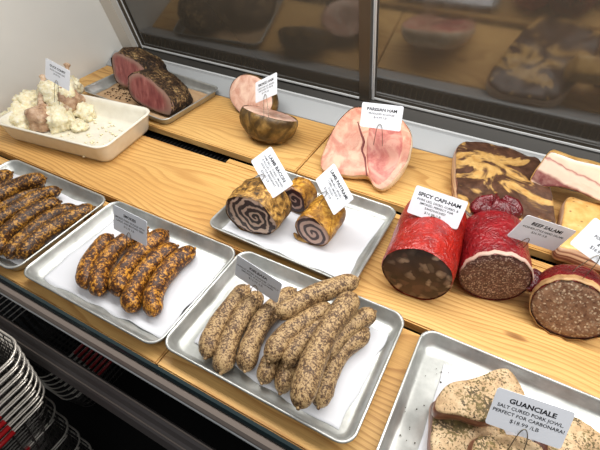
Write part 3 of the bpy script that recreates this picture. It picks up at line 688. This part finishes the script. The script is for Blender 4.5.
# ------------------------------------------------------------------ bacon slabs
def flat(name,label,cat,group,z,outl,th,topmat,sidemat,seed,amp=.002,fine=.0006,tiltn=(0,0,1),p0=None,N=56,dome_=.006,floor=None):
    """slab lying with its top at height z; outl are world x,y points"""
    c=Vector((sum(p[0] for p in outl)/len(outl),sum(p[1] for p in outl)/len(outl)))
    out=closed_spline([(p[0]-c.x,p[1]-c.y) for p in outl],N);cc=sum(out,Vector((0,0)))/N
    prof=[(.93,-th),(.985,-th+.003),(1.01,-th*.75),(1.015,-th*.5),(1.005,-th*.25),(.985,-.003),(.955,0.)]
    v=[];f=[];fm=[]
    rings=prof+[(s,dome_*(1-s*s)*.6) for s in (.88,.78,.66,.52,.38,.24,.1)]
    for s,d in rings:
        for p in out:v.append(Vector((cc.x+(p.x-cc.x)*s,cc.y+(p.y-cc.y)*s,d)))
    for i in range(len(rings)-1):
        for j in range(N):f.append((i*N+j,i*N+(j+1)%N,(i+1)*N+(j+1)%N,(i+1)*N+j));fm.append(1 if i<5 else 0)
    f.append(tuple(range(N))[::-1]);fm.append(1);f.append(tuple(range((len(rings)-1)*N,len(rings)*N)));fm.append(0)
    T=Vector((0,0,1)).rotation_difference(Vector(tiltn).normalized()).to_matrix()
    for i,p in enumerate(v):
        if p.z>-th*.9:p.z+=amp*nz(p,22,seed)*2+fine*nz(p,110,seed)*2
        p.x+=amp*nz(p,30,seed+2);p.y+=amp*nz(p,30,seed+4)
    v=[T@(p+Vector((0,0,th))) for p in v]
    o=mesh(name,v,f,[topmat,sidemat],None,True,fm);o.location=(c.x,c.y,z-th);setp(o,label,cat,group);return o
GB='bacon slabs at the back right'
flat('bacon_slab','large flat slab of dark brown and golden smoked bacon','bacon slab',GB,.047,[(-0.0935,0.9384,0.0470),(-0.0914,0.9789,0.0470),(-0.0568,1.0073,0.0470),(0.0062,1.0106,0.0470),(0.0638,1.0028,0.0470),(0.0955,0.9741,0.0470),(0.1211,0.8885,0.0470),(0.1430,0.7796,0.0470),(0.1152,0.7519,0.0470),(0.0556,0.7200,0.0470),(0.0058,0.7128,0.0470),(-0.0339,0.7394,0.0470),(-0.0662,0.8286,0.0470)],.0460,BACT,BACS,21,.004,.0012)
flat('bacon_slab','flat golden slab of bacon at the right picture edge, below the streaky piece','bacon slab',GB,.040,[(0.1570,0.8869,0.0400),(0.1891,0.8929,0.0400),(0.2888,0.8793,0.0400),(0.3169,0.7401,0.0400),(0.2391,0.7197,0.0400),(0.1816,0.7225,0.0400),(0.1538,0.7281,0.0400),(0.1528,0.8000,0.0400)],.0390,YELT,BACS,23,.0025,.001)
piece('streaky_bacon','thick streaky bacon piece with a white and maroon cut side facing out','bacon slab',GB,(.14,.893,.080),(-.1,-.93,.35),
 [(-0.0516,0.0375),(-0.0585,0.0061),(-0.0621,-0.0298),(-0.0420,-0.0387),(-0.0108,-0.0267),(0.0243,-0.0223),(0.0733,-0.0278),(0.1240,-0.0293),(0.1353,-0.0092),(0.0965,0.0377),(0.0424,0.0415),(-0.0023,0.0389),(-0.0354,0.0407)],
 [(.98,-.0005),(1.,.002),(1.,.012),(.99,.024),(.97,.036),(.93,.044),(.8,.048),(.4,.049)],YELT,SLF,25,.002,30,.0008,floor=.049)
# ------------------------------------------------------------------ cured jowl pieces
GG='cured jowl pieces'
flat('cured_jowl','pale cured jowl piece lying on top, its red meat edge showing, left of the card','cured pork jowl',GG,.066,[(0.0333,0.3132,0.0660),(0.0359,0.3287,0.0660),(0.0476,0.3464,0.0660),(0.0737,0.3688,0.0660),(0.1011,0.3937,0.0660),(0.1156,0.3948,0.0660),(0.1355,0.3731,0.0660),(0.1281,0.3552,0.0660),(0.1131,0.3322,0.0660),(0.0956,0.3126,0.0660),(0.0665,0.3069,0.0660),(0.0401,0.2985,0.0660)],.031,GUA,GUAS,31,.003,.001,tiltn=(-.04,-.08,1))
flat('cured_jowl','herb crusted jowl piece under the pale top one, nearest the left rim','cured pork jowl',GG,.034,[(0.0319,0.3227,0.0340),(0.0534,0.3263,0.0340),(0.0859,0.3329,0.0340),(0.1224,0.3344,0.0340),(0.1329,0.3098,0.0340),(0.1178,0.2707,0.0340),(0.0805,0.2452,0.0340),(0.0520,0.2522,0.0340),(0.0391,0.2833,0.0340)],.031,GUAH,GUAS,33,.003,.0015)
flat('cured_jowl','pale jowl piece at the bottom picture edge in front of the card','cured pork jowl',GG,.052,[(0.0881,0.2837,0.0520),(0.1041,0.3021,0.0520),(0.1311,0.3167,0.0520),(0.1593,0.3210,0.0520),(0.1744,0.3105,0.0520),(0.1691,0.2774,0.0520),(0.1344,0.2466,0.0520),(0.0999,0.2521,0.0520)],.030,GUA,GUAS,35,.003,.001)
flat('cured_jowl','herb crusted jowl piece right of the card, against the right picture edge','cured pork jowl',GG,.046,[(0.1674,0.3622,0.0460),(0.1840,0.3817,0.0460),(0.2079,0.3871,0.0460),(0.2320,0.3768,0.0460),(0.2603,0.3647,0.0460),(0.2498,0.3256,0.0460),(0.2130,0.3032,0.0460),(0.1857,0.3110,0.0460),(0.1718,0.3330,0.0460)],.043,GUAH,GUAS,37,.003,.0015)
# ------------------------------------------------------------------ beef roasts
GBF='rare beef roasts'
bn=(.02,-.97,.22)
roastprof=[(.97,-.0005),(1.,.004),(1.01,.02),(1.02,.04),(1.01,.06),(.97,.078),(.88,.094),(.72,.106),(.48,.113),(.2,.115)]
roastbig=[(.97,-.0005),(1.,.004),(1.07,.018),(1.13,.036),(1.14,.056),(1.08,.076),(.96,.094),(.76,.108),(.5,.116),(.2,.118)]
piece('beef_roast','pepper crusted rare beef roast at the back, against the dark door','beef roast',GBF,(-1.10,.865,.062),bn,
 [(-0.0432,0.0301),(-0.0328,0.0461),(-0.0094,0.0552),(0.0412,0.0479),(0.0827,0.0330),(0.0954,0.0096),(0.0848,-0.0186),(0.0506,-0.0402),(0.0080,-0.0488),(-0.0238,-0.0435),(-0.0431,-0.0198)],
 roastbig,CRUST,ROAST,41,.007,30,.003,64,floor=.0045,edge=True)
piece('beef_roast','pepper crusted rare beef roast in front, its dark pink face towards the white dish','beef roast',GBF,(-.925,.795,.060),bn,
 [(-0.0826,0.0230),(-0.0716,0.0388),(-0.0422,0.0522),(-0.0218,0.0518),(0.0244,0.0347),(0.0635,0.0134),(0.0835,-0.0115),(0.0792,-0.0358),(0.0564,-0.0488),(0.0072,-0.0470),(-0.0340,-0.0405),(-0.0707,-0.0275),(-0.0844,-0.0045)],
 roastprof,CRUST,ROAST,43,.007,30,.003,64,floor=.0045,edge=True)
# ------------------------------------------------------------------ white dish with fat covered meat
def dish():
    w,d=.36,.21;k=8;prof=[(.022,0.),(.018,.002),(.012,.012),(.005,.045),(.002,.052),(.0,.055),(.001,.0575),(.005,.0580),(.0085,.0555),(.012,.045),(.020,.014),(.028,.008)]
    v=[];f=[]
    for ins,z in prof:
        r=rrect(w-2*ins,d-2*ins,max(.012,.032-ins*.6),k);n=len(r)
        for x,y in r:
            # handle lugs on the two short sides
            lug=.022*max(0,1-(abs(y)/.055)**6) if (abs(x)>w/2-.05 and .04<z and ins<.006) else 0
            v.append((x+math.copysign(lug,x),y,z))
    for i in range(len(prof)-1):
        for j in range(n):f.append((i*n+j,i*n+(j+1)%n,(i+1)*n+(j+1)%n,(i+1)*n+j))
    f.append(tuple(range(n))[::-1]);f.append(tuple(range((len(prof)-1)*n,len(prof)*n)))
    o=mesh('baking_dish',v,f,CERAM);setp(o,'cream ceramic baking dish full of pale fatty meat beside the white wall','baking dish')
    o.location=(-1.022,.612,.0005);o.rotation_euler=(0,0,R(7));return o
dish()
def blob(name,label,cat,group,c,s,mat,seed,amp=.35,ns=1.3,fine=.08,parent=None,floor=.009,rot=0):
    bm=bmesh.new();bmesh.ops.create_icosphere(bm,subdivisions=4,radius=1.);v=[]
    Rz=Matrix.Rotation(rot,3,'Z')
    for q in bm.verts:
        p=q.co.copy();k=1+amp*nz(p,ns,seed)+fine*nz(p,ns*4,seed)+fine*.6*abs(nz(p,ns*9,seed));p*=k
        w=Rz@Vector((p.x*s[0],p.y*s[1],p.z*s[2]))+Vector(c)
        if w.z<floor:w.z=floor
        v.append(w)
    f=[tuple(q.index for q in p.verts) for p in bm.faces];bm.free()
    o=mesh(name,v,f,mat,parent)
    if not parent:setp(o,label,cat,group);rebase(o)
    return o
GF='pale fat chunks in the white dish'
for i,(lb,c,s) in enumerate([
 ('large pale fat chunk at the left end of the dish against its rim',(-1.1893,0.5644,0.0300),(.042,.044,.034)),
 ('biggest creamy fat mound in the middle of the dish below the card',(-1.1294,0.6566,0.0620),(.050,.046,.052)),
 ('pale fat mound on the near slope of the heap, right of the brown leg',(-1.0976,0.6108,0.0340),(.046,.042,.034)),
 ('small rounded fat chunk at the right foot of the heap, near the dish middle',(-1.0348,0.6210,0.0180),(.025,.022,.016)),
 ('pale fat chunk behind the small rounded one, right side of the heap',(-1.0657,0.6688,0.0260),(.031,.028,.024)),
 ('pale fat lump on top of the heap beside the card foot',(-1.1437,0.7136,0.0700),(.022,.026,.026)),
 ('pale fat lump left of the standing bone at the back of the heap',(-1.2143,0.6158,0.0450),(.034,.034,.034))]):
    blob('fat_chunk',lb,'fat chunk',GF,c,s,FATW,i+50,.38,1.5,.24)
def leg(label,meat_c,meat_s,tip,seed,rot=0):
    root=thing('confit_leg',label,'cooked leg',Matrix.Translation((meat_c[0],meat_c[1],.009)),'cooked legs in the white dish')
    o=Vector((meat_c[0],meat_c[1],.009))
    m=blob('leg_meat',None,None,None,Vector(meat_c)-o,meat_s,CONF,seed,.35,1.3,.08,root,0,rot)
    a=Vector(meat_c)-o;t=Vector(tip)-o
    v,f=tube_geo(spline([a,a.lerp(t,.5)+Vector((0,0,.004)),a.lerp(t,.85),t,t+(t-a).normalized()*.008],14),[.014,.013,.011,.0095,.008,.0068,.006,.0055,.0052,.006,.008,.0095,.008,.003],10)
    v=[p+Vector((nz(p,90,seed),nz(p,90,seed+1),nz(p,90,seed+2)))*.002 for p in v]
    mesh('bone',v,f,BONE,root)
    return root
leg('brown cooked leg at the front of the dish, its bone pointing up left',(-1.1208,0.5805,0.0400),(.036,.034,.034),(-1.1734,0.6588,0.1100),71,.6)
leg('cooked leg behind the card with its knobbly bone end standing highest',(-1.1061,0.6600,0.0600),(.036,.030,.040),(-1.1225,0.7085,0.1350),73)
leg('cooked brown leg half buried at the right of the heap behind the fat',(-1.1024,0.6788,0.0400),(.026,.030,.034),(-1.0708,0.6273,0.0600),75)
crumbs('fat_crumbs','pale fat crumbs scattered over the bare right half of the dish','crumbs',[(-1.0+random.gauss(.03,.05),.60+random.gauss(0,.045),.009) for _ in range(70)],FATW,.0015,.0045)
# ------------------------------------------------------------------ wire shopping baskets
def basket(label,group):
    W,D,Hh=.42,.30,.20
    root=thing('shopping_basket',label,'shopping basket',Matrix.Identity(4),group)
    b=B();b.tube([(p[0],p[1],Hh) for p in rrect(W,D,.035,6)],.0021,8,True);b.obj('rim',WIRE,root,True)
    b=B();ins=lambda t:.045*(1-t)
    for t in (.0,.2,.4,.6,.8):
        i=ins(t);b.tube([(p[0],p[1],Hh*t+.0015) for p in rrect(W-2*i,D-2*i,.03,3)],.0011,4,True)
    for x in [q/100 for q in range(-15,16,2)]:
        for sy in (-1,1):b.tube([(x,sy*(D/2-.045),.0015),(x*1.15,sy*D/2,Hh)],.0009,4)
        b.tube([(x,-D/2+.045,.0015),(x,D/2-.045,.0015)],.0009,4)
    for y in [q/100 for q in range(-9,10,2)]:
        for sx in (-1,1):b.tube([(sx*(W/2-.045),y,.0015),(sx*W/2,y*1.25,Hh)],.0009,4)
        b.tube([(-W/2+.045,y,.0015),(W/2-.045,y,.0015)],.0009,4)
    b.obj('wire_mesh',WIRED,root)
    for sx in (-1,1):
        x=sx*(W/2+.008)
        b=B();b.tube(spline([(sx*W/2,D/2-.028,Hh),(x,D/2-.034,Hh+.004),(x,0,Hh+.005),(x,-D/2+.034,Hh+.004),(sx*W/2,-D/2+.028,Hh)],22),.0016,8);h=b.obj('handle',WIRE,root,True)
        b=B();b.tube([(x,-.045,Hh+.005),(x,.066,Hh+.005)],.0048,10);b.obj('grip',REDG,h,True)
    return root
def dup(root,label,group,one=False):
    r=root.copy();COL.objects.link(r);r['label']=label;r['group']=group
    hs=[c for c in root.children if c.name.startswith('handle')]
    for ch in list(root.children):
        if one and ch is hs[0]:continue
        c=ch.copy();COL.objects.link(c);c.parent=r
        for g in ch.children:
            d=g.copy();COL.objects.link(d);d.parent=c
    return r
cx,cy=-.582-.21,.110-.15
ORD=['topmost','second','third','fourth','fifth','sixth','seventh','eighth','ninth','tenth','eleventh','twelfth','lowest']
b0=None;GBK='wire baskets in the tall stack';zt=-.002
pos=[(-.003*i,-.0012*i,zt-.023*i) for i in range(8)]+[(-.060,-.010,-.285),(-.068,-.012,-.375),(-.068,-.012,-.45),(-.068,-.012,-.53),(-.068,-.012,-.61)]
for i,(dx,dy,z) in enumerate(pos):
    lb='%s wire shopping basket from the top of the tall stack, red grips'%ORD[i] if i else 'topmost wire shopping basket of the tall stack in front of the case'
    if i==0:b0=basket(lb,GBK);o=b0
    else:o=dup(b0,lb,GBK)
    o.location=(cx+dx,cy+dy,z-.20)
GB2='wire baskets under the counter bumper'
for i in range(7):
    o=dup(b0,'%s basket from the top of the low stack seen in the gap behind the bumper'%(ORD[i] if i else 'first'),GB2,True)
    o.location=(-.965-.21+.012*i,.312,-.58-.20-.012*i)
# ------------------------------------------------------------------ light
def area(name,loc,rot,sx,sy,power,color):
    l=bpy.data.lights.new(name,'AREA');l.shape='RECTANGLE';l.size=sx;l.size_y=sy;l.energy=power;l.color=color
    o=bpy.data.objects.new(name,l);COL.objects.link(o);o.location=loc;o.rotation_euler=rot;return o
area('case_light',(.05,.58,.77),(0,0,0),2.1,.26,15.5,(1,.975,.935))
area('store_ceiling_light',(.6,-.6,2.2),(R(12),0,0),1.6,.5,12,(1,.98,.96))
wd=bpy.data.worlds.new('world');SC.world=wd;wd.use_nodes=True
wd.node_tree.nodes['Background'].inputs[0].default_value=(.92,.96,1,1);wd.node_tree.nodes['Background'].inputs[1].default_value=.16
SC.view_settings.view_transform='Standard';SC.view_settings.look='None';SC.view_settings.gamma=1;SC.view_settings.exposure=0.28;SC.view_settings.use_curve_mapping=False
